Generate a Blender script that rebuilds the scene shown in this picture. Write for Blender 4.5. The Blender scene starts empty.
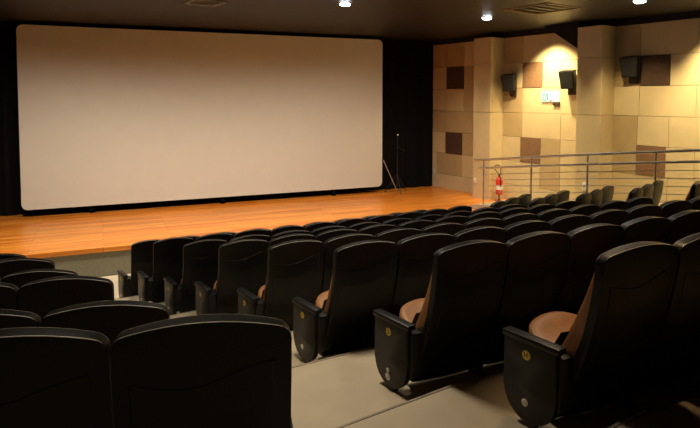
import bpy, bmesh, math, random
from mathutils import Vector, Matrix
random.seed(4)
C = bpy.context.scene.collection
R = math.radians
CZ = 3.19                      # eye height above the flat floor in front of the stage

# ------------------------------------------------------------------ materials
def mat(name, col, rough=.5, metal=0, spec=.5, emit=None, estr=0, noise=0, nscale=8, bump=0, bscale=60, stretch=None, coat=0):
    m = bpy.data.materials.new(name); m.use_nodes = True
    nt = m.node_tree; b = nt.nodes['Principled BSDF']
    b.inputs['Base Color'].default_value = (*col, 1)
    b.inputs['Roughness'].default_value = rough
    b.inputs['Metallic'].default_value = metal
    b.inputs['Specular IOR Level'].default_value = spec
    b.inputs['Coat Weight'].default_value = coat
    if emit:
        b.inputs['Emission Color'].default_value = (*emit, 1); b.inputs['Emission Strength'].default_value = estr
    if noise or bump:
        tc = nt.nodes.new('ShaderNodeTexCoord'); mp = nt.nodes.new('ShaderNodeMapping')
        nt.links.new(tc.outputs['Object'], mp.inputs['Vector'])
        if stretch: mp.inputs['Scale'].default_value = stretch
    if noise:
        n = nt.nodes.new('ShaderNodeTexNoise'); n.inputs['Scale'].default_value = nscale; n.inputs['Detail'].default_value = 5
        nt.links.new(mp.outputs['Vector'], n.inputs['Vector'])
        r = nt.nodes.new('ShaderNodeValToRGB')
        r.color_ramp.elements[0].position = .3; r.color_ramp.elements[1].position = .7
        r.color_ramp.elements[0].color = (*[max(0, c*(1-noise)) for c in col], 1)
        r.color_ramp.elements[1].color = (*[min(1, c*(1+noise)) for c in col], 1)
        nt.links.new(n.outputs['Fac'], r.inputs['Fac']); nt.links.new(r.outputs['Color'], b.inputs['Base Color'])
    if bump:
        n2 = nt.nodes.new('ShaderNodeTexNoise'); n2.inputs['Scale'].default_value = bscale
        nt.links.new(mp.outputs['Vector'], n2.inputs['Vector'])
        bp = nt.nodes.new('ShaderNodeBump'); bp.inputs['Strength'].default_value = bump; bp.inputs['Distance'].default_value = .01
        nt.links.new(n2.outputs['Fac'], bp.inputs['Height']); nt.links.new(bp.outputs['Normal'], b.inputs['Normal'])
    return m

def brick_mat(name, c1, c2, cm, bw, rh, mortar, rough, rot=0, offs=.5, spec=.5, wood=0):
    m = bpy.data.materials.new(name); m.use_nodes = True
    nt = m.node_tree; b = nt.nodes['Principled BSDF']
    tc = nt.nodes.new('ShaderNodeTexCoord'); mp = nt.nodes.new('ShaderNodeMapping')
    mp.inputs['Rotation'].default_value = (0, 0, rot)
    nt.links.new(tc.outputs['Object'], mp.inputs['Vector'])
    br = nt.nodes.new('ShaderNodeTexBrick'); br.offset = offs
    br.inputs['Color1'].default_value = (*c1, 1); br.inputs['Color2'].default_value = (*c2, 1); br.inputs['Mortar'].default_value = (*cm, 1)
    br.inputs['Scale'].default_value = 1; br.inputs['Brick Width'].default_value = bw; br.inputs['Row Height'].default_value = rh
    br.inputs['Mortar Size'].default_value = mortar; br.inputs['Mortar Smooth'].default_value = .3
    nt.links.new(mp.outputs['Vector'], br.inputs['Vector'])
    out = br.outputs['Color']
    if wood:
        m2 = nt.nodes.new('ShaderNodeMapping'); m2.inputs['Scale'].default_value = (.6, 9, 9)
        nt.links.new(tc.outputs['Object'], m2.inputs['Vector'])
        n = nt.nodes.new('ShaderNodeTexNoise'); n.inputs['Scale'].default_value = 1.6; n.inputs['Detail'].default_value = 6
        nt.links.new(m2.outputs['Vector'], n.inputs['Vector'])
        rp = nt.nodes.new('ShaderNodeValToRGB')
        rp.color_ramp.elements[0].position = .3; rp.color_ramp.elements[1].position = .72
        rp.color_ramp.elements[0].color = (1-wood, 1-wood, 1-wood, 1); rp.color_ramp.elements[1].color = (1.1, 1.1, 1.1, 1)
        nt.links.new(n.outputs['Fac'], rp.inputs['Fac'])
        mx = nt.nodes.new('ShaderNodeMix'); mx.data_type = 'RGBA'; mx.blend_type = 'MULTIPLY'; mx.inputs[0].default_value = 1
        nt.links.new(out, mx.inputs[6]); nt.links.new(rp.outputs['Color'], mx.inputs[7]); out = mx.outputs[2]
    nt.links.new(out, b.inputs['Base Color'])
    b.inputs['Roughness'].default_value = rough; b.inputs['Specular IOR Level'].default_value = spec
    return m

M = dict(
    shell=mat('black_shell', (.0058, .0054, .005), .42, spec=.28, bump=.08, bscale=260),
    rim=mat('rim_highlight', (.5, .49, .46), .35, spec=.6, noise=.15, nscale=20),  # pale colour paints the light catching the top edge of the backs
    arm=mat('black_arm', (.012, .012, .012), .42, spec=.35, bump=.12, bscale=140),
    leather=mat('brown_leather', (.34, .155, .055), .42, noise=.12, nscale=14, bump=.15, bscale=90),
    under=mat('seat_underside', (.02, .018, .016), .6, noise=.2),
    iron=mat('black_iron', (.02, .02, .02), .45, metal=.3, noise=.1),
    badge=mat('yellow_badge', (.78, .56, .05), .45, noise=.05, emit=(.8, .55, .05), estr=.03),
    ink=mat('badge_ink', (.02, .02, .02), .5, noise=.1),
    lamp=mat('aisle_lamp_lens', (.75, .72, .66), .3, noise=.05),
    floor=mat('sheet_floor', (.54, .45, .31), .5, noise=.10, nscale=2.2, spec=.3),
    nosing=mat('step_nosing', (.33, .28, .20), .5, noise=.15),
    front=mat('stage_front_carpet', (.26, .245, .175), .85, noise=.12, nscale=30, spec=.2),
    stage=brick_mat('stage_boards', (1, .38, .055), (.74, .19, .018), (.32, .07, .008), 2.4, .11, .004, .3, spec=.32, wood=.35),
    screen=mat('screen_cloth', (.66, .65, .565), .9, noise=.015, nscale=3, spec=.1),
    black=mat('black_drape', (.006, .006, .006), .95, noise=.2, nscale=20, spec=.1),
    blackwall=mat('black_wall', (.010, .0095, .009), .9, noise=.1, spec=.1),
    ceiling=brick_mat('ceiling_tiles', (.019, .017, .016), (.016, .0145, .0135), (.036, .031, .026), .62, .62, .012, .5, rot=R(12), offs=0, spec=.35),
    plight=mat('light_wall_panel', (.66, .53, .31), .7, noise=.05, nscale=3, spec=.2, stretch=(1, 1, 1)),
    pmid=mat('tan_wall_panel', (.50, .37, .20), .75, noise=.06, nscale=3, spec=.2),
    pdark=mat('dark_wall_panel', (.085, .048, .032), .8, noise=.15, nscale=12, spec=.2),
    pbrown=mat('brown_wall_panel', (.24, .135, .075), .8, noise=.12, nscale=12, spec=.2),
    pback=mat('wall_backing', (.36, .27, .15), .9, noise=.05, spec=.1),
    fascia=mat('dark_fascia', (.02, .017, .014), .8, noise=.1, spec=.2),
    steel=mat('brushed_steel', (.66, .61, .55), .32, metal=.9, noise=.06, nscale=30),
    speaker=mat('speaker_black', (.011, .011, .012), .6, noise=.15, nscale=60),
    grille=mat('speaker_grille', (.007, .007, .007), .8, bump=.5, bscale=300),
    bracket=mat('speaker_bracket', (.05, .034, .026), .6, noise=.1),
    disc=mat('lamp_diffuser', (.9, .92, .95), .5, emit=(.86, .93, 1), estr=30, noise=.01),
    ring=mat('lamp_ring', (.35, .34, .33), .4, noise=.05),
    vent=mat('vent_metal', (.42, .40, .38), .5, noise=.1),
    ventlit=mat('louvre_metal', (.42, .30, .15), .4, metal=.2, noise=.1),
    red=mat('extinguisher_red', (.75, .035, .02), .3, noise=.04, spec=.6),
    white=mat('white_plastic', (.8, .78, .73), .45, noise=.02),
    green=mat('sign_green', (.03, .55, .30), .5, noise=.02, emit=(.1, .8, .5), estr=.15),
    signwhite=mat('sign_white', (.9, .9, .86), .5, noise=.01, emit=(1, .95, .82), estr=.9),
    rubber=mat('black_rubber', (.015, .015, .015), .5, noise=.1),
    maroon=mat('dark_red_stand', (.22, .05, .03), .5, noise=.1),
)

# ------------------------------------------------------------------ mesh helpers
def finish(name, bm, m, parent=None, smooth=True, loc=None, angle=40):
    bmesh.ops.remove_doubles(bm, verts=bm.verts, dist=1e-6)
    bmesh.ops.recalc_face_normals(bm, faces=bm.faces)
    me = bpy.data.meshes.new(name); bm.to_mesh(me); bm.free()
    for k in (m if isinstance(m, (list, tuple)) else [m]): me.materials.append(k)
    if smooth:
        me.shade_smooth(); me.set_sharp_from_angle(angle=R(angle))
    o = bpy.data.objects.new(name, me); C.objects.link(o)
    if parent: o.parent = parent
    if loc: o.location = loc
    return o
def box(bm, x0, x1, y0, y1, z0, z1, bev=0, mtx=None, mi=0, seg=2):
    r = bmesh.ops.create_cube(bm, size=1)
    vs = r['verts']
    for v in vs:
        v.co = Vector((x0+(v.co.x+.5)*(x1-x0), y0+(v.co.y+.5)*(y1-y0), z0+(v.co.z+.5)*(z1-z0)))
    fs = set(f for v in vs for f in v.link_faces)
    if bev:
        es = list(set(e for v in vs for e in v.link_edges))
        rr = bmesh.ops.bevel(bm, geom=es, offset=bev, segments=seg, affect='EDGES', profile=.5)
        fs = set(rr['faces']) | set(f for f in fs if f.is_valid)
        vs = list(set(v for f in fs for v in f.verts))
    for f in fs:
        if f.is_valid: f.material_index = mi
    if mtx: bmesh.ops.transform(bm, matrix=mtx, verts=[v for v in vs if v.is_valid])
    return vs
def tube(bm, pts, r, n=8, mi=0, cap=True):
    pts = [Vector(p) for p in pts]; rings = []
    rs = r if isinstance(r, (list, tuple)) else [r]*len(pts)
    prev = None
    for i, p in enumerate(pts):
        d = (pts[min(i+1, len(pts)-1)]-pts[max(i-1, 0)]).normalized()
        if prev is None:
            a = d.cross(Vector((0, 0, 1)));
            if a.length < .01: a = d.cross(Vector((0, 1, 0)))
        else: a = prev-d*prev.dot(d)
        a.normalize(); prev = a; b = d.cross(a)
        rings.append([bm.verts.new(p+rs[i]*(math.cos(2*math.pi*k/n)*a+math.sin(2*math.pi*k/n)*b)) for k in range(n)])
    for i in range(len(rings)-1):
        for k in range(n):
            f = bm.faces.new((rings[i][k], rings[i][(k+1) % n], rings[i+1][(k+1) % n], rings[i+1][k])); f.material_index = mi
    if cap:
        for q in (rings[0], rings[-1]):
            f = bm.faces.new(q); f.material_index = mi
def lathe(bm, prof, n=20, mtx=None, mi=0):
    rings = []; T = mtx or Matrix()
    for r, z in prof:
        rings.append([bm.verts.new(T @ Vector((r*math.cos(2*math.pi*k/n), r*math.sin(2*math.pi*k/n), z))) for k in range(n)])
    for i in range(len(rings)-1):
        for k in range(n):
            f = bm.faces.new((rings[i][k], rings[i][(k+1) % n], rings[i+1][(k+1) % n], rings[i+1][k])); f.material_index = mi
    for q in (rings[0], rings[-1]):
        f = bm.faces.new(q); f.material_index = mi
def prism(bm, poly, z0, z1, mi=0):
    a = [bm.verts.new((x, y, z0)) for x, y in poly]; b = [bm.verts.new((x, y, z1)) for x, y in poly]
    n = len(poly)
    for f in (bm.faces.new(a[::-1]), bm.faces.new(b)): f.material_index = mi
    for i in range(n):
        f = bm.faces.new((a[i], a[(i+1) % n], b[(i+1) % n], b[i])); f.material_index = mi
def extr(bm, poly3, vec, bev=0, mi=0):
    """closed outline of 3-D points extruded along vec, rims optionally bevelled"""
    a = [bm.verts.new(p) for p in poly3]; vec = Vector(vec)
    b = [bm.verts.new(Vector(p)+vec) for p in poly3]; n = len(a)
    fa = bm.faces.new(a[::-1]); fb = bm.faces.new(b)
    fs = [fa, fb]
    for i in range(n): fs.append(bm.faces.new((a[i], a[(i+1) % n], b[(i+1) % n], b[i])))
    for f in fs: f.material_index = mi
    if bev:
        es = list(fa.edges)+list(fb.edges)
        rr = bmesh.ops.bevel(bm, geom=es, offset=bev, segments=3, affect='EDGES', profile=.5)
        for f in rr['faces']: f.material_index = mi
def thing(name, label, cat, loc=(0, 0, 0), rz=0, group=None):
    o = bpy.data.objects.new(name, None); C.objects.link(o); o.empty_display_size = .1
    o.location = loc; o.rotation_euler = (0, 0, rz); o['label'] = label; o['category'] = cat
    if group: o['group'] = group
    return o
def tag(o, label, cat, group=None):
    o['label'] = label; o['category'] = cat
    if group: o['group'] = group
    return o
def struct(o): o['kind'] = 'structure'; return o
def text_geo(bm, s, size, mtx, mi):
    cu = bpy.data.curves.new('t', 'FONT'); cu.body = s; cu.size = size; cu.align_x = 'CENTER'; cu.align_y = 'CENTER'; cu.extrude = .0004; cu.offset = size*.02
    o = bpy.data.objects.new('t', cu); C.objects.link(o)
    bpy.context.view_layer.update()
    me = bpy.data.meshes.new_from_object(o.evaluated_get(bpy.context.evaluated_depsgraph_get()))
    n0 = len(bm.faces); me.transform(mtx); bm.from_mesh(me); bm.faces.ensure_lookup_table()
    for f in bm.faces[n0:]: f.material_index = mi
    bpy.data.objects.remove(o); bpy.data.curves.remove(cu); bpy.data.meshes.remove(me)

# ------------------------------------------------------------------ seating plan (top rear corners of the backs)
drop = [.77, .93, 1.14, 1.35, 1.55, 1.755, 1.94, 2.15]
ZK = [round(2.175-d, 3) for d in drop]; ZK[7] = 0.0; ZK[0] += .015
CL = [(2.21, 2.06), (1.87, 3.01), (1.615, 4.04), (1.38, 5.08), (1.12, 6.10), (.88, 7.10), (.62, 8.15), (.38, 9.15)]   # left end of centre block
LR = [(.545, 1.73), (.27, 2.72), (.05, 3.86), (-.185, 4.88), (-.42, 5.9), (-.62, 6.85), (-.86, 7.9), (-1.1, 8.95)]     # right end of left block
RR = {2: (8.98, 6.1), 3: (8.78, 6.95), 4: (8.58, 7.8), 5: (8.4, 8.7), 6: (8.2, 9.55)}                                    # right end of right block
S = .548
ZLF = [1.475, 1.235, 1.05, .84, .69, .47, .28, .0]      # floor heights of the left block
ROWN = ['eighth', 'seventh', 'sixth', 'fifth', 'fourth', 'third', 'second', 'front']
LET = 'HGFEDCBA'
def centre_row(k, n=10):
    """corner points of the row, gently curved towards the stage"""
    p = Vector(CL[k]); out = [p.copy()]
    for i in range(n):
        a = R(2.5+.6*i); p = p+Vector((math.cos(a), math.sin(a)))*S*(1.0 if i else 1.02); out.append(p.copy())
    return out
LA = R(12)     # the left block faces 12 degrees clockwise
RA = R(24)     # the right block faces 21 degrees anticlockwise

# ------------------------------------------------------------------ the room
bm = bmesh.new()
def rise_line(k):
    if k < 8:
        c = centre_row(k)
        L = Vector(LR[k]); dl = Vector((math.cos(LA), -math.sin(LA)))
        pts = [L-dl*7, L, c[0]]+[c[3], c[6], c[10]]
        e = c[10]+Vector((.35, .07)); pts += [e]
        rr = RR.get(k)
        if rr is None:
            b = Vector(RR[2] if k < 2 else RR[6]); st = Vector((.19, -.86))*(2-k) if k < 2 else Vector((-.19, .87))
            rr = b+st
        rr = Vector(rr); dr = Vector((math.cos(RA), math.sin(RA)))
        pts += [rr-dr*1.75, rr+dr*3]
        return [p+Vector((0, -.06)) for p in pts]
ZT = ZK[:]
def tread(P, Q, z, zr, zl=None):
    for i in range(len(P)-1):
        zz = z if i < 6 else zr
        if i == 0 and zl is not None: zz = zl
        prism(bm, [P[i], P[i+1], Q[i+1], Q[i]], -.3, zz)
lines = [rise_line(k) for k in range(8)]
for k in range(7): tread(lines[k], lines[k+1], ZK[k], max(ZK[k]-.06, .02), ZLF[k])
P = lines[7]
# front area
front = [(p.x, 11.12) for p in P]; front[0] = (-12, 11.12); front[-1] = (14, 11.12)
tread(P, [Vector(q) for q in front], 0.0, 0.0)
# rows behind the picture's last one, where the camera stands
prev = lines[0]; z = ZK[0]
for j in range(1, 8):
    z += .19; cur = [p+Vector((.27*.9, -.95)) for p in prev]
    tread(cur, prev, z, z); prev = cur
floor = struct(finish('floor', bm, M['floor'], smooth=False))
# nosing strips on the aisle steps
tn = 0
bm = bmesh.new()
for k in range(8):
    a, b = lines[k][1], lines[k][2]; z = (ZK[k-1] if k else ZK[0]+.19)
    d = (b-a).normalized(); n = Vector((-d.y, d.x))
    aa = a-d*.1; bb = b+d*.3
    prism(bm, [aa-n*.012, bb-n*.012, bb+n*.004, aa+n*.004], z-.03, z+.004)
struct(finish('trim_1', bm, M['nosing'], smooth=False))

# stage
bm = bmesh.new(); box(bm, -8, 12, 11.12, 15.6, .44, .52)
struct(finish('floor_stage', bm, M['stage'], smooth=False))
bm = bmesh.new(); box(bm, -8, 12, 11.14, 11.3, -.2, .44)
struct(finish('wall_stage_front', bm, M['front'], smooth=False))
bm = bmesh.new(); box(bm, -12, 16, 15.45, 15.6, -.2, 6)
struct(finish('wall_front', bm, M['blackwall'], smooth=False))
bm = bmesh.new(); box(bm, -12, 16, -5.3, -5.1, -.3, 6)
struct(finish('wall_back', bm, M['blackwall'], smooth=False))
CEIL = 4.85
bm = bmesh.new(); box(bm, -12, 16, -5.3, 15.6, CEIL, CEIL+.15)
struct(finish('ceiling', bm, M['ceiling'], smooth=False))
bm = bmesh.new()
prism(bm, [(-3.6, 15.5), (-3.8, 15.5), (-8.6, -5.2), (-8.4, -5.2)], -.3, CEIL)
struct(finish('wall_left', bm, M['blackwall'], smooth=False))

# right wall, running in its own frame: u towards the camera, w out into the room
A12 = R(12); WP = Vector((9.13, 15.13, 0))
WM = Matrix.Translation(WP) @ Matrix(((math.sin(A12), -math.cos(A12), 0, 0), (-math.cos(A12), -math.sin(A12), 0, 0), (0, 0, 1, 0), (0, 0, 0, 1)))
def W(u, w, z): return WM @ Vector((u, w, z))
bm = bmesh.new(); box(bm, -.6, 21, -.25, -.02, -.3, CEIL, mtx=WM)
wall = struct(finish('wall_right', bm, M['pback'], smooth=False))
def wobj(name, m, fn, parent, smooth=False):
    b = bmesh.new(); fn(b); bmesh.ops.transform(b, matrix=WM, verts=b.verts); return finish(name, b, m, parent, smooth=smooth)
TOPZ = 4.72
# columns
for (u0, u1) in ((2.16, 2.74), (5.21, 5.80)):
    def f(b):
        for z0, z1 in ((.3, 1.54), (1.55, 2.79), (2.80, 4.03), (4.04, TOPZ)):
            box(b, u0, u1, -.02, .5, z0, z1, bev=.006)
        box(b, u0+.02, u1-.02, 0, .48, 0.2, TOPZ)
    c = wobj('column', M['plight'], f, wall)
ZL = [TOPZ, 4.05, 3.42, 2.79, 2.17, 1.55, .93, .30]
special = [ # u0,u1,z0,z1,material
    (.66, 1.34, 3.42, 4.05, 'pdark'), (1.34, 2.16, 2.79, 4.05, 'pmid'), (.66, 1.34, 4.05, TOPZ, 'pmid'), (.0, .66, 4.05, TOPZ, 'pmid'),
    (.0, .64, 2.17, 2.79, 'pmid'), (.64, 2.16, 2.17, 2.79, 'pmid'), (.64, 1.3, 1.55, 2.17, 'pdark'), (.27, 1.3, .93, 1.55, 'pmid'), (1.3, 2.16, 1.55, 2.17, 'pmid'),
    (2.74, 3.36, 4.05, TOPZ, 'pmid'), (2.74, 3.36, 2.17, 2.79, 'pmid'), (2.74, 3.36, 2.79, 3.42, 'pmid'), (3.36, 3.95, 3.42, 4.05, 'pbrown'), (3.32, 3.92, 1.55, 2.17, 'pbrown'),
    (3.92, 4.48, .93, 2.17, 'pmid'),
    (5.80, 6.37, 3.42, TOPZ, 'pmid'), (6.37, 6.99, 3.42, 4.05, 'pdark'), (5.80, 6.34, 1.55, 2.79, 'pmid'), (6.33, 6.94, 1.55, 2.17, 'pbrown'),
    (8.8, 9.4, 2.79, 3.42, 'pdark'), (10.2, 10.8, 3.42, 4.05, 'pbrown'), (10.8, 11.4, 1.55, 2.17, 'pdark'), (12.4, 13.0, 2.79, 3.42, 'pdark'),
]
for s in special:
    def f(b, s=s): box(b, s[0]+.004, s[1]-.004, -.02, .028 if s[4] in ('pdark', 'pbrown') else .016, s[2]+.004, s[3]-.004, bev=.003, seg=1)
    wobj('wall_panel', M[s[4]], f, wall)
# light panels fill the rest of the wall
cuts = [(0, 2.16, [.66, 1.34]), (2.74, 5.21, [3.36, 4.48]), (5.80, 20.5, [6.37, 6.99, 7.5, 8.8, 9.4, 10.2, 10.8, 11.4, 12.4, 13.0, 14.2, 15.4, 16.6, 17.8, 19.0])]
def free(u0, u1, z0, z1):
    segs = [(u0, u1)]
    for s in special:
        if s[2] < z1-.05 and s[3] > z0+.05:
            ns = []
            for a, b in segs:
                if s[1] <= a+.01 or s[0] >= b-.01: ns.append((a, b)); continue
                if s[0]-a > .03: ns.append((a, s[0]))
                if b-s[1] > .03: ns.append((s[1], b))
            segs = ns
    return segs
for ci, (u0, u1, cs) in enumerate(cuts):
    for r in range(len(ZL)-1):
        z1, z0 = ZL[r], ZL[r+1]
        for a, b in free(u0, u1, z0, z1):
            cc = [a]+[c for j, c in enumerate(cs) if a+.1 < c < b-.1 and ((j+r) % 2 == 0)]+[b]
            for p, q in zip(cc[:-1], cc[1:]):
                def f(bb, p=p, q=q): box(bb, p+.004, q-.004, -.02, .016, z0+.004, z1-.004, bev=.003, seg=1)
                wobj('wall_panel', M['plight'], f, wall)
# dark band over the panels and the dark brace beside the second column
bm = bmesh.new(); box(bm, -.6, 21, -.02, .03, TOPZ, CEIL, mtx=WM)
struct(finish('trim_2', bm, M['fascia'], smooth=False))
bm = bmesh.new(); extr(bm, [W(4.3, .05, 4.84), W(5.2, .05, 4.84), W(5.2, .05, 4.25)], W(0, .4, 0)-W(0, 0, 0))
struct(finish('trim_3', bm, M['fascia'], smooth=False))
# side ramp under the railing
RL = [(3.3, .62), (8.3, 1.18), (16, 2.4), (20, 2.9)]
bm = bmesh.new()
pts = [W(2.9, 0, .52)]
prof = [(3.0, .52)]+RL
for (ua, za), (ub, zb) in zip(prof[:-1], prof[1:]):
    vs = [W(ua, -.02, -.3), W(ub, -.02, -.3), W(ub, 1.72, -.3), W(ua, 1.72, -.3), W(ua, -.02, za), W(ub, -.02, zb), W(ub, 1.72, zb), W(ua, 1.72, za)]
    v = [bm.verts.new(p) for p in vs]
    for q in ((0, 3, 2, 1), (4, 5, 6, 7), (0, 1, 5, 4), (1, 2, 6, 5), (2, 3, 7, 6), (3, 0, 4, 7)): bm.faces.new([v[i] for i in q])
struct(finish('floor_ramp', bm, M['floor'], smooth=False))

# ------------------------------------------------------------------ cinema seat
HB = 1.036
def yc(z): return -.315+.275*max(0, (1.04-z)/.95)**1.9
def topz(s):
    z = HB-.046*s*s
    if abs(s) > .86:
        t = (abs(s)-.86)/.14; z -= .035*(1-math.sqrt(max(0, 1-t*t)))
    return z
def halfw(z): return .271
SS = [-1, -.985, -.95, -.9, -.84, -.76, -.6, -.4, -.2, 0, .2, .4, .6, .76, .84, .9, .95, .985, 1]
def sheet_solid(bm, ss, vs, fpos, frear, ffront, bev=0, rimz=0):
    """solid between a rear and a front surface; fpos(s,v)->(x,z)"""
    g = []
    for fn in (frear, ffront):
        g.append([[bm.verts.new((x, fn(x, z, s, v), z)) for s in ss for (x, z) in [fpos(s, v)]] for v in vs])
    nu, nv = len(ss), len(vs); rim = []
    for k in (0, 1):
        for j in range(nv-1):
            for i in range(nu-1): bm.faces.new((g[k][j][i], g[k][j][i+1], g[k][j+1][i+1], g[k][j+1][i]))
    loop = [(0, i) for i in range(nu)]+[(j, nu-1) for j in range(1, nv)]+[(nv-1, i) for i in range(nu-2, -1, -1)]+[(j, 0) for j in range(nv-2, 0, -1)]
    for a, b in zip(loop, loop[1:]+loop[:1]):
        bm.faces.new((g[0][a[0]][a[1]], g[0][b[0]][b[1]], g[1][b[0]][b[1]], g[1][a[0]][a[1]]))
        for k in (0, 1):
            e = bm.edges.get((g[k][a[0]][a[1]], g[k][b[0]][b[1]]))
            if e: rim.append(e)
    if bev:
        rr = bmesh.ops.bevel(bm, geom=rim, offset=bev, segments=3, affect='EDGES', profile=.6, clamp_overlap=True)
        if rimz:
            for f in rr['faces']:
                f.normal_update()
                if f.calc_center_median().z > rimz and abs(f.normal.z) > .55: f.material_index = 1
def bulge(x): return .022*(1-(x/.262)**2)
def seat_build(name, label, end=None, letter=None):
    t = thing(name, label, 'seat')
    # shell of the back
    b = bmesh.new()
    vs = [0, .12, .25, .4, .55, .7, .82, .92, 1]
    def fpos(s, v):
        z = .06+(topz(s)-.06)*v; return (s*halfw(z), z)
    def thick(z): return .055 if z > .5 else .055+.06*(.5-z)/.44
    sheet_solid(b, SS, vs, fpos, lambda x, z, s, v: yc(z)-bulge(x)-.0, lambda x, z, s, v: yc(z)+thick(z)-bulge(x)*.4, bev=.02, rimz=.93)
    # hinge cheeks beside the cushion
    for sx in (-1, 1):
        extr(b, [(sx*.236-.012, yc(.17)+.03, .14), (sx*.236-.012, -.02, .20), (sx*.236-.012, .03, .30), (sx*.236-.012, .04, .42), (sx*.236-.012, -.02, .52), (sx*.236-.012, yc(.60)+.03, .62)], (.024, 0, 0), bev=.006)
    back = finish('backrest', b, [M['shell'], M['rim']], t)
    # raised pad on the rear of the shell with a wavy upper edge
    b = bmesh.new()
    ps = [-1, -.9, -.7, -.5, -.3, -.1, .1, .3, .5, .7, .9, 1]
    def wav(s): return .845-.02*math.cos((s+.35)*2.6)+.03*max(0, s)
    def pp(s, v):
        z = .30+(wav(s)-.30)*v; return (s*(halfw(z)-.05), z)
    sheet_solid(b, ps, [0, .25, .5, .75, 1], pp, lambda x, z, s, v: yc(z)-bulge(x)-.003, lambda x, z, s, v: yc(z)-bulge(x)+.006, bev=.004)
    finish('back_panel', b, M['shell'], back)
    # leather front of the back
    b = bmesh.new()
    def cp(s, v):
        z = .41+(topz(s)-.028-.41)*v; return (s*(halfw(z)-.016), z)
    def cf(x, z, s, v):
        q = (z-.41)/.6
        th = .15*(1-q)**1.0+.045 + (.012 if abs(s) > .62 else 0)
        e = min(1, (1-abs(s))/.12); th *= (.72+.28*math.sqrt(max(0, 1-(1-e)**2)))
        return yc(z)+th
    sheet_solid(b, SS, [0, .08, .2, .35, .5, .65, .8, .92, 1], cp, lambda x, z, s, v: yc(z)+.02, cf, bev=.008)
    finish('back_cushion', b, M['leather'], back)
    # seat cushion, tipped up a little
    b = bmesh.new()
    us = [-1, -.97, -.9, -.8, -.6, -.3, 0, .3, .6, .8, .9, .97, 1]; nv = [0, .05, .15, .3, .5, .7, .84, .93, .98, 1]
    def sp(s, v):
        hw = .238*(1-.30*max(0, (v-.62)/.38)**2.2)
        return s*hw, -.06+.40*v*(1-.10*abs(s)**3*(v > .5))
    top = []; bot = []
    for v in nv:
        ra = []; rb = []
        for s in us:
            x, y = sp(s, v)
            zc = .362+.14*(y+.10)
            edge = min(1, (1-abs(s))/.14, (1-v)/.10+.0)
            er = 1-math.sqrt(max(0, 1-(1-max(0, edge))**2))
            lip = .045*max(0, 1-abs(v-.88)/.35)*(1-.8*s*s)
            ra.append(b.verts.new((x, y, zc+.02+lip-er*.035)))
            rb.append(b.verts.new((x*.98, y-.01*v, zc-.085+.035*v*v+er*.03)))
        top.append(ra); bot.append(rb)
    nu = len(us); mv = len(nv)
    for G in (top, bot):
        for j in range(mv-1):
            for i in range(nu-1): b.faces.new((G[j][i], G[j][i+1], G[j+1][i+1], G[j+1][i]))
    loop = [(0, i) for i in range(nu)]+[(j, nu-1) for j in range(1, mv)]+[(mv-1, i) for i in range(nu-2, -1, -1)]+[(j, 0) for j in range(mv-2, 0, -1)]
    for p, q in zip(loop, loop[1:]+loop[:1]): b.faces.new((top[p[0]][p[1]], top[q[0]][q[1]], bot[q[0]][q[1]], bot[p[0]][p[1]]))
    seat = finish('seat_cushion', b, M['leather'], t, angle=60)
    b = bmesh.new()
    extr(b, [(-.215, -.0, .33), (-.215, .28, .36), (-.215, .30, .34), (-.215, .22, .30), (-.215, .01, .26)], (.43, 0, 0), bev=.012)
    finish('seat_pan', b, M['under'], seat)
    # shared armrest on the right
    b = bmesh.new(); x = S/2
    box(b, x-.03, x+.03, -.19, .15, .455, .492, bev=.012)
    arm = finish('armrest', b, M['arm'], t)
    b = bmesh.new()
    extr(b, [(x-.014, -.16, .455), (x-.014, .12, .455), (x-.014, .10, .34), (x-.014, .04, .24), (x-.014, -.05, .22)], (.028, 0, 0), bev=.004)
    finish('arm_support', b, M['iron'], arm)
    b = bmesh.new()
    box(b, x-.02, x+.02, -.05, .05, .0, .26, bev=.004); box(b, x-.03, x+.03, -.07, .08, 0, .008, bev=.002)
    finish('leg', b, M['iron'], t)
    if end:
        sg = end                          # -1: panel on the left, +1: on the right
        x0 = sg*.375
        RM = Matrix.Translation((x0, .055, 0)) @ Matrix.Rotation(R(10)*(-sg), 4, 'Z') @ Matrix.Translation((-x0, 0, 0))
        if sg > 0: RM = Matrix.Translation((0, .05, 0)); x0 = .262
        xo = x0-.024
        out = [(-.165, .46), (-.165, .21)]
        for i in range(13):
            a = math.pi*i/12; out.append((-.165*math.cos(a), .19-.165*math.sin(a)*1.03))
        out += [(.165, .21), (.165, .46)]
        b = bmesh.new(); extr(b, [(xo, y, z) for y, z in out], (.048, 0, 0), bev=.007)
        bmesh.ops.transform(b, matrix=RM, verts=b.verts)
        pan = finish('end_panel', b, M['arm'], t)
        b = bmesh.new(); box(b, x0-.036, x0+.036, -.19, .175, .456, .494, bev=.012, mtx=RM); finish('arm_pad', b, M['arm'], pan)
        b = bmesh.new(); box(b, x0-.018, x0+.018, -.04, .04, 0, .10, bev=.004, mtx=RM)
        finish('leg', b, M['iron'], t)
        # bracket tying panel to the shell
        xb = x0-sg*.03
        b = bmesh.new(); box(b, min(xb, sg*.22), max(xb, sg*.22), -.12, .06, .14, .43, bev=.01)
        finish('side_bracket', b, M['iron'], t)
        face = x0+sg*.0245
        rot = Matrix(((0, 0, sg, face), (sg, 0, 0, .015), (0, 1, 0, .392), (0, 0, 0, 1)))
        b = bmesh.new(); lathe(b, [(.026, -.001), (.026, .002), (.024, .003), (.0, .003)][:3], 20, rot)
        text_geo(b, letter, .036, rot @ Matrix.Translation((0, 0, .0038)), 1)
        bmesh.ops.transform(b, matrix=RM, verts=b.verts)
        finish('row_badge', b, [M['badge'], M['ink']], pan, smooth=False)
        rot2 = Matrix(((0, 0, sg, face), (sg, 0, 0, .02), (0, 1, 0, .13), (0, 0, 0, 1)))
        r = .017 if letter != 'G' else .012
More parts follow.
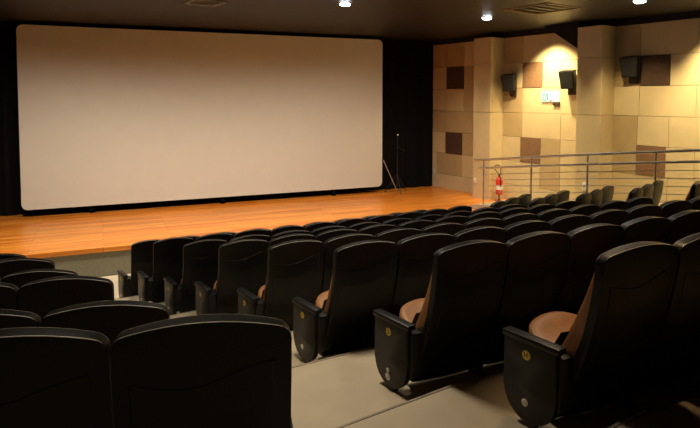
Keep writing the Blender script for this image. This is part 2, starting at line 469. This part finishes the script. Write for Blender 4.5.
        b = bmesh.new(); lathe(b, [(r+.004, -.001), (r+.004, .002), (r, .004), (r*.5, .005)], 18, rot2)
        if letter == 'G':
            rot3 = Matrix(((0, 0, sg, face), (sg, 0, 0, .018), (0, 1, 0, .088), (0, 0, 0, 1)))
            lathe(b, [(.024, -.001), (.024, .004), (.019, .006), (.012, .009)], 20, rot3)
        bmesh.ops.transform(b, matrix=RM, verts=b.verts)
        finish('aisle_light', b, M['lamp'], pan)
    return t
def put(root, loc, rz): root.location = loc; root.rotation_euler = (0, 0, rz); return root
def dup(root, label, group):
    r = root.copy(); C.objects.link(r); r['label'] = label; r['group'] = group
    for ch in list(root.children):
        c = ch.copy(); C.objects.link(c); c.parent = r
        for g in list(ch.children):
            d = g.copy(); C.objects.link(d); d.parent = c
    return r
proto = seat_build('cinema_seat', 'x')
used = [False]
def place(corner, ang, z, label, group, end=None, letter=None):
    """corner = rear top left corner of the back; ang = rotation about Z (0 faces the stage)"""
    if end:
        o = seat_build('cinema_seat', label, end, letter); o['group'] = group
    elif not used[0]:
        o = proto; used[0] = True; o['label'] = label; o['group'] = group
    else: o = dup(proto, label, group)
    m = Vector((S/2, .31)); c, s = math.cos(ang), math.sin(ang)
    p = Vector((corner[0]+m.x*c-m.y*s, corner[1]+m.x*s+m.y*c))
    put(o, (p.x, p.y, z), ang)
ORD = ['first', 'second', 'third', 'fourth', 'fifth', 'sixth', 'seventh', 'eighth', 'ninth', 'tenth']
def rown(k): return 'front row' if k == 7 else ROWN[k]+' row from stage'
for k in range(8):
    pts = centre_row(k)
    for i in range(10):
        a = math.atan2(pts[i+1].y-pts[i].y, pts[i+1].x-pts[i].x)
        if i == 0:
            lb = 'aisle-end black cinema seat with yellow-badged side panel, centre block, '+rown(k)
            place(pts[i], a, ZK[k], lb, 'cinema seats in the centre block', -1, LET[k])
        else:
            lb = 'black-backed cinema seat, '+ORD[i]+' from left aisle in centre block, '+rown(k)
            place(pts[i], a, ZK[k], lb, 'cinema seats in the centre block')
    L = Vector(LR[k]); dl = Vector((math.cos(LA), -math.sin(LA)))
    nL = [2, 2, 2, 2, 2, 2, 1, 1][k]
    for i in range(nL):
        c = L-dl*S*(i+1)
        place(c, -LA, ZLF[k], 'black-backed cinema seat, '+['aisle-end', 'next to aisle-end'][i]+' seat of left block, '+rown(k), 'cinema seats in the left block', 1 if i == 0 else None, LET[k])
for k, q in RR.items():
    q = Vector(q); dr = Vector((math.cos(RA), math.sin(RA)))
    for i in range(3):
        c = q-dr*S*(i+1)
        place(c, RA, max(ZK[k]-.06, .02), 'dark cinema seat, '+['nearest railing', 'middle one', 'farthest from railing'][i]+' in right block of three, '+rown(k), 'cinema seats in the right block')

# ------------------------------------------------------------------ projection screen
sc = thing('projection_screen', 'large blank cream cinema screen with rounded corners above the wooden stage', 'screen', (2.78, 14.5, .70))
def rrect(w, z0, z1, r, y, n=6):
    pts = []
    for cx, cz, a0 in ((w-r, z0+r, -90), (w-r, z1-r, 0), (-w+r, z1-r, 90), (-w+r, z0+r, 180)):
        for i in range(n+1):
            a = R(a0+90*i/n); pts.append((cx+r*math.cos(a), y, cz+r*math.sin(a)))
    return pts
bm = bmesh.new(); extr(bm, rrect(4.41, 0, 4.06, .13, 0), (0, .02, 0)); finish('screen_surface', bm, M['screen'], sc, smooth=False)
bm = bmesh.new(); extr(bm, rrect(4.425, -.015, 4.075, .14, .021), (0, .06, 0))
finish('screen_frame', bm, M['black'], sc, smooth=False)
for sx in (-3, 0, 3):
    bm = bmesh.new(); box(bm, sx-.05, sx+.05, .08, .16, -.18, 3.6); box(bm, sx-.05, sx+.05, .08, .4, -.18, -.12)
    finish('screen_support', bm, M['black'], sc, smooth=False)
# masking curtain
bm = bmesh.new(); n = 260; rows = []
for z in (.52, 2.6, CEIL-.01):
    rows.append([bm.verts.new((-4.0+13.5*i/n, 14.99+.04*math.sin(i*.75)+.015*math.sin(i*1.9), z)) for i in range(n+1)])
for a, b in zip(rows[:-1], rows[1:]):
    for i in range(n): bm.faces.new((a[i], a[i+1], b[i+1], b[i]))
tag(finish('stage_curtain', bm, M['black']), 'black masking curtain filling the wall behind the screen', 'curtain')

# light stand by the screen
ls = thing('tripod_stand', 'thin black tripod stand with a silver strut right of the screen', 'stand', (7.56, 14.3, .52))
bm = bmesh.new(); tube(bm, [(0, 0, .12), (0, 0, 1.0)], .014); tube(bm, [(0, 0, .95), (0, 0, 1.62)], .009); finish('pole', bm, M['rubber'], ls)
for a in (20, 140, 260):
    bm = bmesh.new(); ca, sa = math.cos(R(a)), math.sin(R(a))
    tube(bm, [(.02*ca, .02*sa, .5), (.36*ca, .36*sa, .012)], .009); tube(bm, [(.01*ca, .01*sa, .2), (.2*ca, .2*sa, .245)], .006)
    finish('leg', bm, M['rubber'], ls)
bm = bmesh.new(); tube(bm, [(-.46, -.05, .95), (-.12, -.3, .02)], .011); finish('strut', bm, M['steel'], ls)
bm = bmesh.new(); lathe(bm, [(.004, 0), (.02, .01), (.022, .03), (.01, .045)], 12, Matrix.Translation((0, -.02, 1.60))); finish('knob', bm, M['white'], ls)
bm = bmesh.new(); tube(bm, [(.0, 0, 1.3), (.2, -.02, 1.18)], .007); box(bm, .18, .215, -.035, -.005, 1.16, 1.195, bev=.005); finish('side_arm', bm, M['iron'], ls)

# ------------------------------------------------------------------ wall things
def wthing(name, label, cat, u, w, z, group=None):
    p = W(u, w, z); t = thing(name, label, cat, p, 0, group)
    t.matrix_world = Matrix.Translation(p) @ WM.to_3x3().to_4x4(); return t
# in these frames x = u (towards camera), y = out of the wall (w); WM is a mirror-free basis check
SGN = 1 if WM.to_3x3().determinant() > 0 else -1
def speaker(u, z, label, tilt):
    # frame: local x along -u so that the basis is right handed
    p = W(u, 0, z)
    rz = math.atan2(-math.sin(A12), -math.cos(A12)) - math.pi/2      # local +Y points out into the room
    t = thing('wall_speaker', label, 'speaker', p, rz, 'black surround speakers on the panelled wall')
    T = Matrix.Translation((0, .17, 0)) @ Matrix.Rotation(R(tilt), 4, 'Z') @ Matrix.Rotation(R(-12), 4, 'X')
    b = bmesh.new()
    v = box(b, -.185, .185, -.11, .13, -.21, .21, bev=.0)
    for q in v:
        if q.co.z < 0: q.co.x *= .86; q.co.y = q.co.y*.9 + .0
        if q.co.y < 0: q.co.x *= .8
    bmesh.ops.bevel(b, geom=list(b.edges), offset=.012, segments=2, affect='EDGES')
    bmesh.ops.transform(b, matrix=T, verts=b.verts); finish('cabinet', b, M['speaker'], t)
    b = bmesh.new(); v = box(b, -.165, .165, .128, .142, -.19, .19)
    for q in v:
        if q.co.z < 0: q.co.x *= .86; q.co.y -= .013
    bmesh.ops.transform(b, matrix=T, verts=b.verts); finish('grille', b, M['grille'], t)
    b = bmesh.new(); box(b, -.10, .10, .012, .05, -.36, -.1, bev=.004); finish('mounting_plate', b, M['bracket'], t)
    b = bmesh.new(); box(b, -.03, .03, .03, .14, -.28, -.2, bev=.004); finish('bracket', b, M['bracket'], t)
speaker(3.08, 3.56, 'black wall speaker between the first column and the brown square', 10)
speaker(4.78, 3.60, 'black wall speaker left of the second column above the exit sign', 10)
speaker(6.25, 3.83, 'black wall speaker right of the second column beside dark square', 10)

def wframe(name, label, cat, u, w, z, group=None):
    rz = math.atan2(-math.sin(A12), -math.cos(A12)) - math.pi/2
    return thing(name, label, cat, W(u, w, z), rz, group)
# in wframe: +Y out of the wall, +X = away from the camera (towards the stage); left in the picture = +X
ex = wframe('exit_sign', 'small white and green emergency exit sign on the lit wall', 'sign', 4.2, .016, 3.2)
bm = bmesh.new(); box(bm, -.24, .24, 0, .035, -.12, .12, bev=.006); finish('sign_box', bm, M['signwhite'], ex)
bm = bmesh.new(); box(bm, .05, .20, .035, .037, -.105, .07); finish('green_field', bm, M['green'], ex, smooth=False)
bm = bmesh.new()
lathe(bm, [(.014, .038), (.014, .0385)], 12, Matrix(((1, 0, 0, .13), (0, 0, 1, 0), (0, 1, 0, .035), (0, 0, 0, 1))))
for pl in ([(.145, .02), (.115, .02), (.11, -.03), (.14, -.03)], [(.14, -.03), (.125, -.03), (.15, -.085), (.165, -.08)], [(.125, -.03), (.11, -.03), (.085, -.07), (.10, -.08)], [(.15, .015), (.145, .0), (.175, -.02), (.18, -.008)], [(.118, .015), (.112, .0), (.085, .005), (.085, .018)]):
    extr(bm, [(x, .038, z) for x, z in pl], (0, .0006, 0))
finish('running_figure', bm, M['signwhite'], ex, smooth=False)
bm = bmesh.new()
extr(bm, [(.02, .036, -.10), (-.03, .036, -.07), (-.03, .036, -.13)], (0, .001, 0))
extr(bm, [(-.03, .036, -.09), (-.07, .036, -.09), (-.07, .036, -.11), (-.03, .036, -.11)], (0, .001, 0))
finish('arrow', bm, M['maroon'], ex, smooth=False)
bm = bmesh.new(); box(bm, -.26, -.08, .0, .05, -.20, -.135, bev=.006); finish('battery_box', bm, M['bracket'], ex)

# fire extinguisher on its little stand at the foot of the wall
fe = wframe('fire_extinguisher', 'red fire extinguisher with black hose beside the first column', 'extinguisher', 2.96, .38, .52)
bm = bmesh.new(); lathe(bm, [(.02, .17), (.075, .18), (.09, .205), (.09, .52), (.085, .56), (.06, .60), (.03, .625), (.028, .65)], 22); finish('cylinder', bm, M['red'], fe)
bm = bmesh.new(); lathe(bm, [(.0915, .30), (.0918, .30), (.0918, .42), (.0915, .42)], 22); finish('paper_label', bm, M['white'], fe)
bm = bmesh.new(); lathe(bm, [(.022, .64), (.022, .68), (.012, .69)], 12); box(bm, -.09, .03, -.012, .012, .68, .695, bev=.003); box(bm, -.08, .02, -.012, .012, .70, .712, bev=.003); finish('valve', bm, M['iron'], fe)
bm = bmesh.new(); pts = []
for i in range(21):
    a = R(-60+300*i/20); pts.append((.04+.11*math.cos(a)*1.0, .02, .80+.13*math.sin(a)))
tube(bm, [(0, .01, .67)]+pts[::-1][:16]+[(-.02, .05, .70), (-.085, .05, .60), (-.10, .05, .40)], .012, 8); finish('hose', bm, M['rubber'], fe)
bm = bmesh.new(); lathe(bm, [(.11, 0), (.11, .015), (.03, .025), (.02, .17), (.085, .175), (.085, .185)], 18); finish('stand', bm, M['maroon'], fe)

ol = wframe('wall_outlet', 'small white double socket low on the wall beside the black curtain', 'outlet', .16, .016, .97)
bm = bmesh.new(); box(bm, -.045, .045, 0, .012, -.07, .07, bev=.004); finish('cover_plate', bm, M['white'], ol)
for zz in (-.032, .032):
    bm = bmesh.new(); lathe(bm, [(.018, .012), (.018, .014), (.012, .0145)], 14, Matrix(((1, 0, 0, 0), (0, 0, 1, 0), (0, 1, 0, zz), (0, 0, 0, 1)))); finish('socket', bm, M['rubber'], ol)
sw = wframe('light_switch', 'small white switch plate on the first column near the stage', 'switch', 2.25, .502, .98)
bm = bmesh.new(); box(bm, -.045, .045, 0, .012, -.07, .07, bev=.004); finish('cover_plate', bm, M['white'], sw)
bm = bmesh.new(); box(bm, -.012, .012, .012, .02, -.022, .022, bev=.003); finish('rocker', bm, M['white'], sw)

co2 = wframe('wall_outlet', 'small white socket plate low on the second column behind the railing', 'outlet', 5.45, .502, 1.22)
bm = bmesh.new(); box(bm, -.045, .045, 0, .012, -.09, .09, bev=.004); finish('cover_plate', bm, M['white'], co2)
bm = bmesh.new(); lathe(bm, [(.018, .012), (.018, .014), (.012, .0145)], 14, Matrix(((1, 0, 0, 0), (0, 0, 1, 0), (0, 1, 0, 0), (0, 0, 0, 1)))); finish('socket', bm, M['rubber'], co2)

# ------------------------------------------------------------------ railing
rl = thing('handrail', 'brushed steel railing with thin bars sloping along the right-hand ramp', 'railing', W(3.5, 1.6, .6))
iv = rl.location.copy()
def rz_(u): return 1.705+(u-3.5)*.128 if u < 6.3 else 1.705+2.8*.128+(u-6.3)*.115
def add_r(name, b): bmesh.ops.translate(b, vec=-iv, verts=b.verts); finish(name, b, M['steel'], rl)
us = [3.25, 4.0, 4.9, 5.6, 6.3, 7, 8, 9, 10, 11]
bm = bmesh.new(); tube(bm, [W(u, 1.6, rz_(u)) for u in us], .028, 12); add_r('top_rail', bm)
bm = bmesh.new(); tube(bm, [W(u, 1.66, rz_(u)-.19) for u in [3.45]+us[1:]], .025, 12); add_r('middle_rail', bm)
for j, dz in enumerate((.34, .48, .62, .76, .90)):
    bm = bmesh.new(); tube(bm, [W(u, 1.6, rz_(u)-dz) for u in [3.53]+us[1:]], .008, 6); add_r('bar', bm)
for u in (3.53, 4.88, 6.22, 7.56, 8.9, 10.24):
    bm = bmesh.new(); tube(bm, [W(u, 1.6, rz_(u)-1.18), W(u, 1.6, rz_(u)-.02)], .021, 10)
    tube(bm, [W(u, 1.6, rz_(u)-.19), W(u, 1.66, rz_(u)-.19)], .01, 6)
    for dz in (.34, .48, .62, .76, .90): tube(bm, [W(u, 1.575, rz_(u)-dz), W(u, 1.635, rz_(u)-dz)], .013, 8)
    add_r('post', bm)

# ------------------------------------------------------------------ ceiling fittings
def downlight(x, y, label, on=True):
    t = thing('ceiling_downlight', label, 'light', (x, y, CEIL), 0, 'round ceiling downlights')
    bm = bmesh.new(); lathe(bm, [(.08, 0), (.115, 0), (.115, -.010), (.105, -.016), (.08, -.015)], 28); finish('trim_ring', bm, M['ring'], t)
    bm = bmesh.new(); lathe(bm, [(.09, -.004), (.09, -.035), (.065, -.05), (.025, -.056)], 28); finish('diffuser', bm, M['disc'], t)
downlight(4.02, 9.6, 'round lit ceiling downlight above the front rows, leftmost lit one')
downlight(7.43, 10.11, 'round lit ceiling downlight nearest the first wall column')
downlight(8.54, 7.32, 'round lit ceiling downlight above the right block and railing')
def vent(x, y, rz, label, m, w=.3, slats=6, name='ceiling_vent'):
    t = thing(name, label, 'vent', (x, y, CEIL), rz)
    bm = bmesh.new()
    for a in ((-w, w, -w, -w+.03), (-w, w, w-.03, w), (-w, -w+.03, -w, w), (w-.03, w, -w, w)): box(bm, *a, -.02, 0, bev=.003)
    finish('frame', bm, m, t)
    for i in range(slats):
        yy = -w+.03+(2*w-.06)*(i+.5)/slats
        bm = bmesh.new(); box(bm, -w+.03, w-.03, -.022, .022, -.003, .003, mtx=Matrix.Translation((0, yy, -.012)) @ Matrix.Rotation(R(30), 4, 'X')); finish('slat', bm, m, t, smooth=False)
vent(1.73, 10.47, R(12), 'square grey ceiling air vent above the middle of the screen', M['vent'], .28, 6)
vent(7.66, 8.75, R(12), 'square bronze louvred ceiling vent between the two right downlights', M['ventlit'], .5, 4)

# ------------------------------------------------------------------ lights
def spot(loc, aim, power, size, blend, col, rad=.08):
    l = bpy.data.lights.new('spot', 'SPOT'); l.energy = power; l.spot_size = R(size); l.spot_blend = blend; l.color = col; l.shadow_soft_size = rad
    o = bpy.data.objects.new('spot_lamp', l); C.objects.link(o); o.location = loc
    o.rotation_euler = (Vector(aim)-Vector(loc)).to_track_quat('-Z', 'Y').to_euler(); return o
def area(loc, aim, power, sx, sy, col):
    l = bpy.data.lights.new('area', 'AREA'); l.energy = power; l.shape = 'RECTANGLE'; l.size = sx; l.size_y = sy; l.color = col
    o = bpy.data.objects.new('area_lamp', l); C.objects.link(o); o.location = loc
    o.rotation_euler = (Vector(aim)-Vector(loc)).to_track_quat('-Z', 'Y').to_euler(); return o
WARM = (1, .78, .40); NEU = (1, .86, .68); COOL = (.88, .95, 1)
for x, y, p in ((4.02, 9.6, 170), (7.43, 10.11, 60), (8.54, 7.32, 60)):
    spot((x, y, CEIL-.06), (x, y, 0), p, 120, .8, COOL, .1)
# row of added spots, without fittings, lighting stage and screen
for x, p in ((-1.5, 540), (.7, 520), (2.9, 470), (5.1, 450), (7.0, 260)):
    spot((x, 10.4, CEIL-.06), (x, 12.2, .5), p, 125, 1, (1, .88, .73), .15)
spot((8.0, 13.2, CEIL-.06), (8.1, 13.4, .5), 120, 90, .9, WARM, .12)
# wall washers
def wash(u, w, z, uz, zz, p, size, col=WARM): spot(W(u, w, z), W(uz, 0, zz), p, size, .85, col, .06)
wash(4.35, .75, 4.7, 4.3, 3.0, 520, 92)
wash(8.1, .75, 4.7, 8.1, 3.0, 560, 92)
wash(11, .75, 4.7, 11, 3.0, 60, 75)
wash(3.9, 1.5, 4.7, 3.8, 1.5, 230, 80)
wash(6.6, 1.6, 4.7, 6.6, 1.5, 230, 80)
wash(9.5, 1.6, 4.7, 9.5, 1.5, 70, 80)
# unseen spots added over the aisle and rows as general lighting
for x, y, p in ((1.35, 4.4, 330), (3.9, 4.6, 90), (.6, 8.4, 120), (4.6, 7.2, 120), (-1.2, 5.5, 110)):
    spot((x, y, CEIL-.06), (x, y, 0), p, 105, .9, NEU, .25)
spot((2.9, 3.2, CEIL-.06), (3.0, 1.1, 1.5), 240, 66, .9, (1, .66, .34), .2)  # added warm spot to brighten the floor behind the eighth row
spot((1.6, -2.2, 4.6), (-.1, 1.8, 2.0), 150, 46, 1, WARM, .3)  # added fill from behind the camera for the left seat backs
spot((.1, 3.1, CEIL-.06), (-.2, 1.9, 2.4), 90, 85, 1, NEU, .15)  # added spot to bring out the top edges of the left block
spot((2.2, 6.0, CEIL-.06), (2.6, 5.2, 1.9), 80, 110, 1, NEU, .15)
spot((5.2, 5.4, CEIL-.06), (4.8, 4.2, 1.9), 80, 110, 1, NEU, .15)

w = bpy.data.worlds.new('World'); bpy.context.scene.world = w; w.use_nodes = True
w.node_tree.nodes['Background'].inputs[0].default_value = (.02, .017, .014, 1); w.node_tree.nodes['Background'].inputs[1].default_value = 1

# ------------------------------------------------------------------ camera
cam = bpy.data.cameras.new('camera'); co = bpy.data.objects.new('camera', cam); C.objects.link(co)
F = 583.; PITCH = 3.
cam.sensor_fit = 'HORIZONTAL'; cam.sensor_width = 36; cam.lens = 36*F/700
cam.shift_y = -((214-(97+F*math.tan(R(PITCH)))))/700
co.location = (0, 0, CZ); co.rotation_euler = (R(90-PITCH), 0, R(-23.2)); cam.clip_start = .05
bpy.context.scene.camera = co
vs = bpy.context.scene.view_settings; vs.view_transform = 'Standard'; vs.look = 'None'; vs.exposure = 0
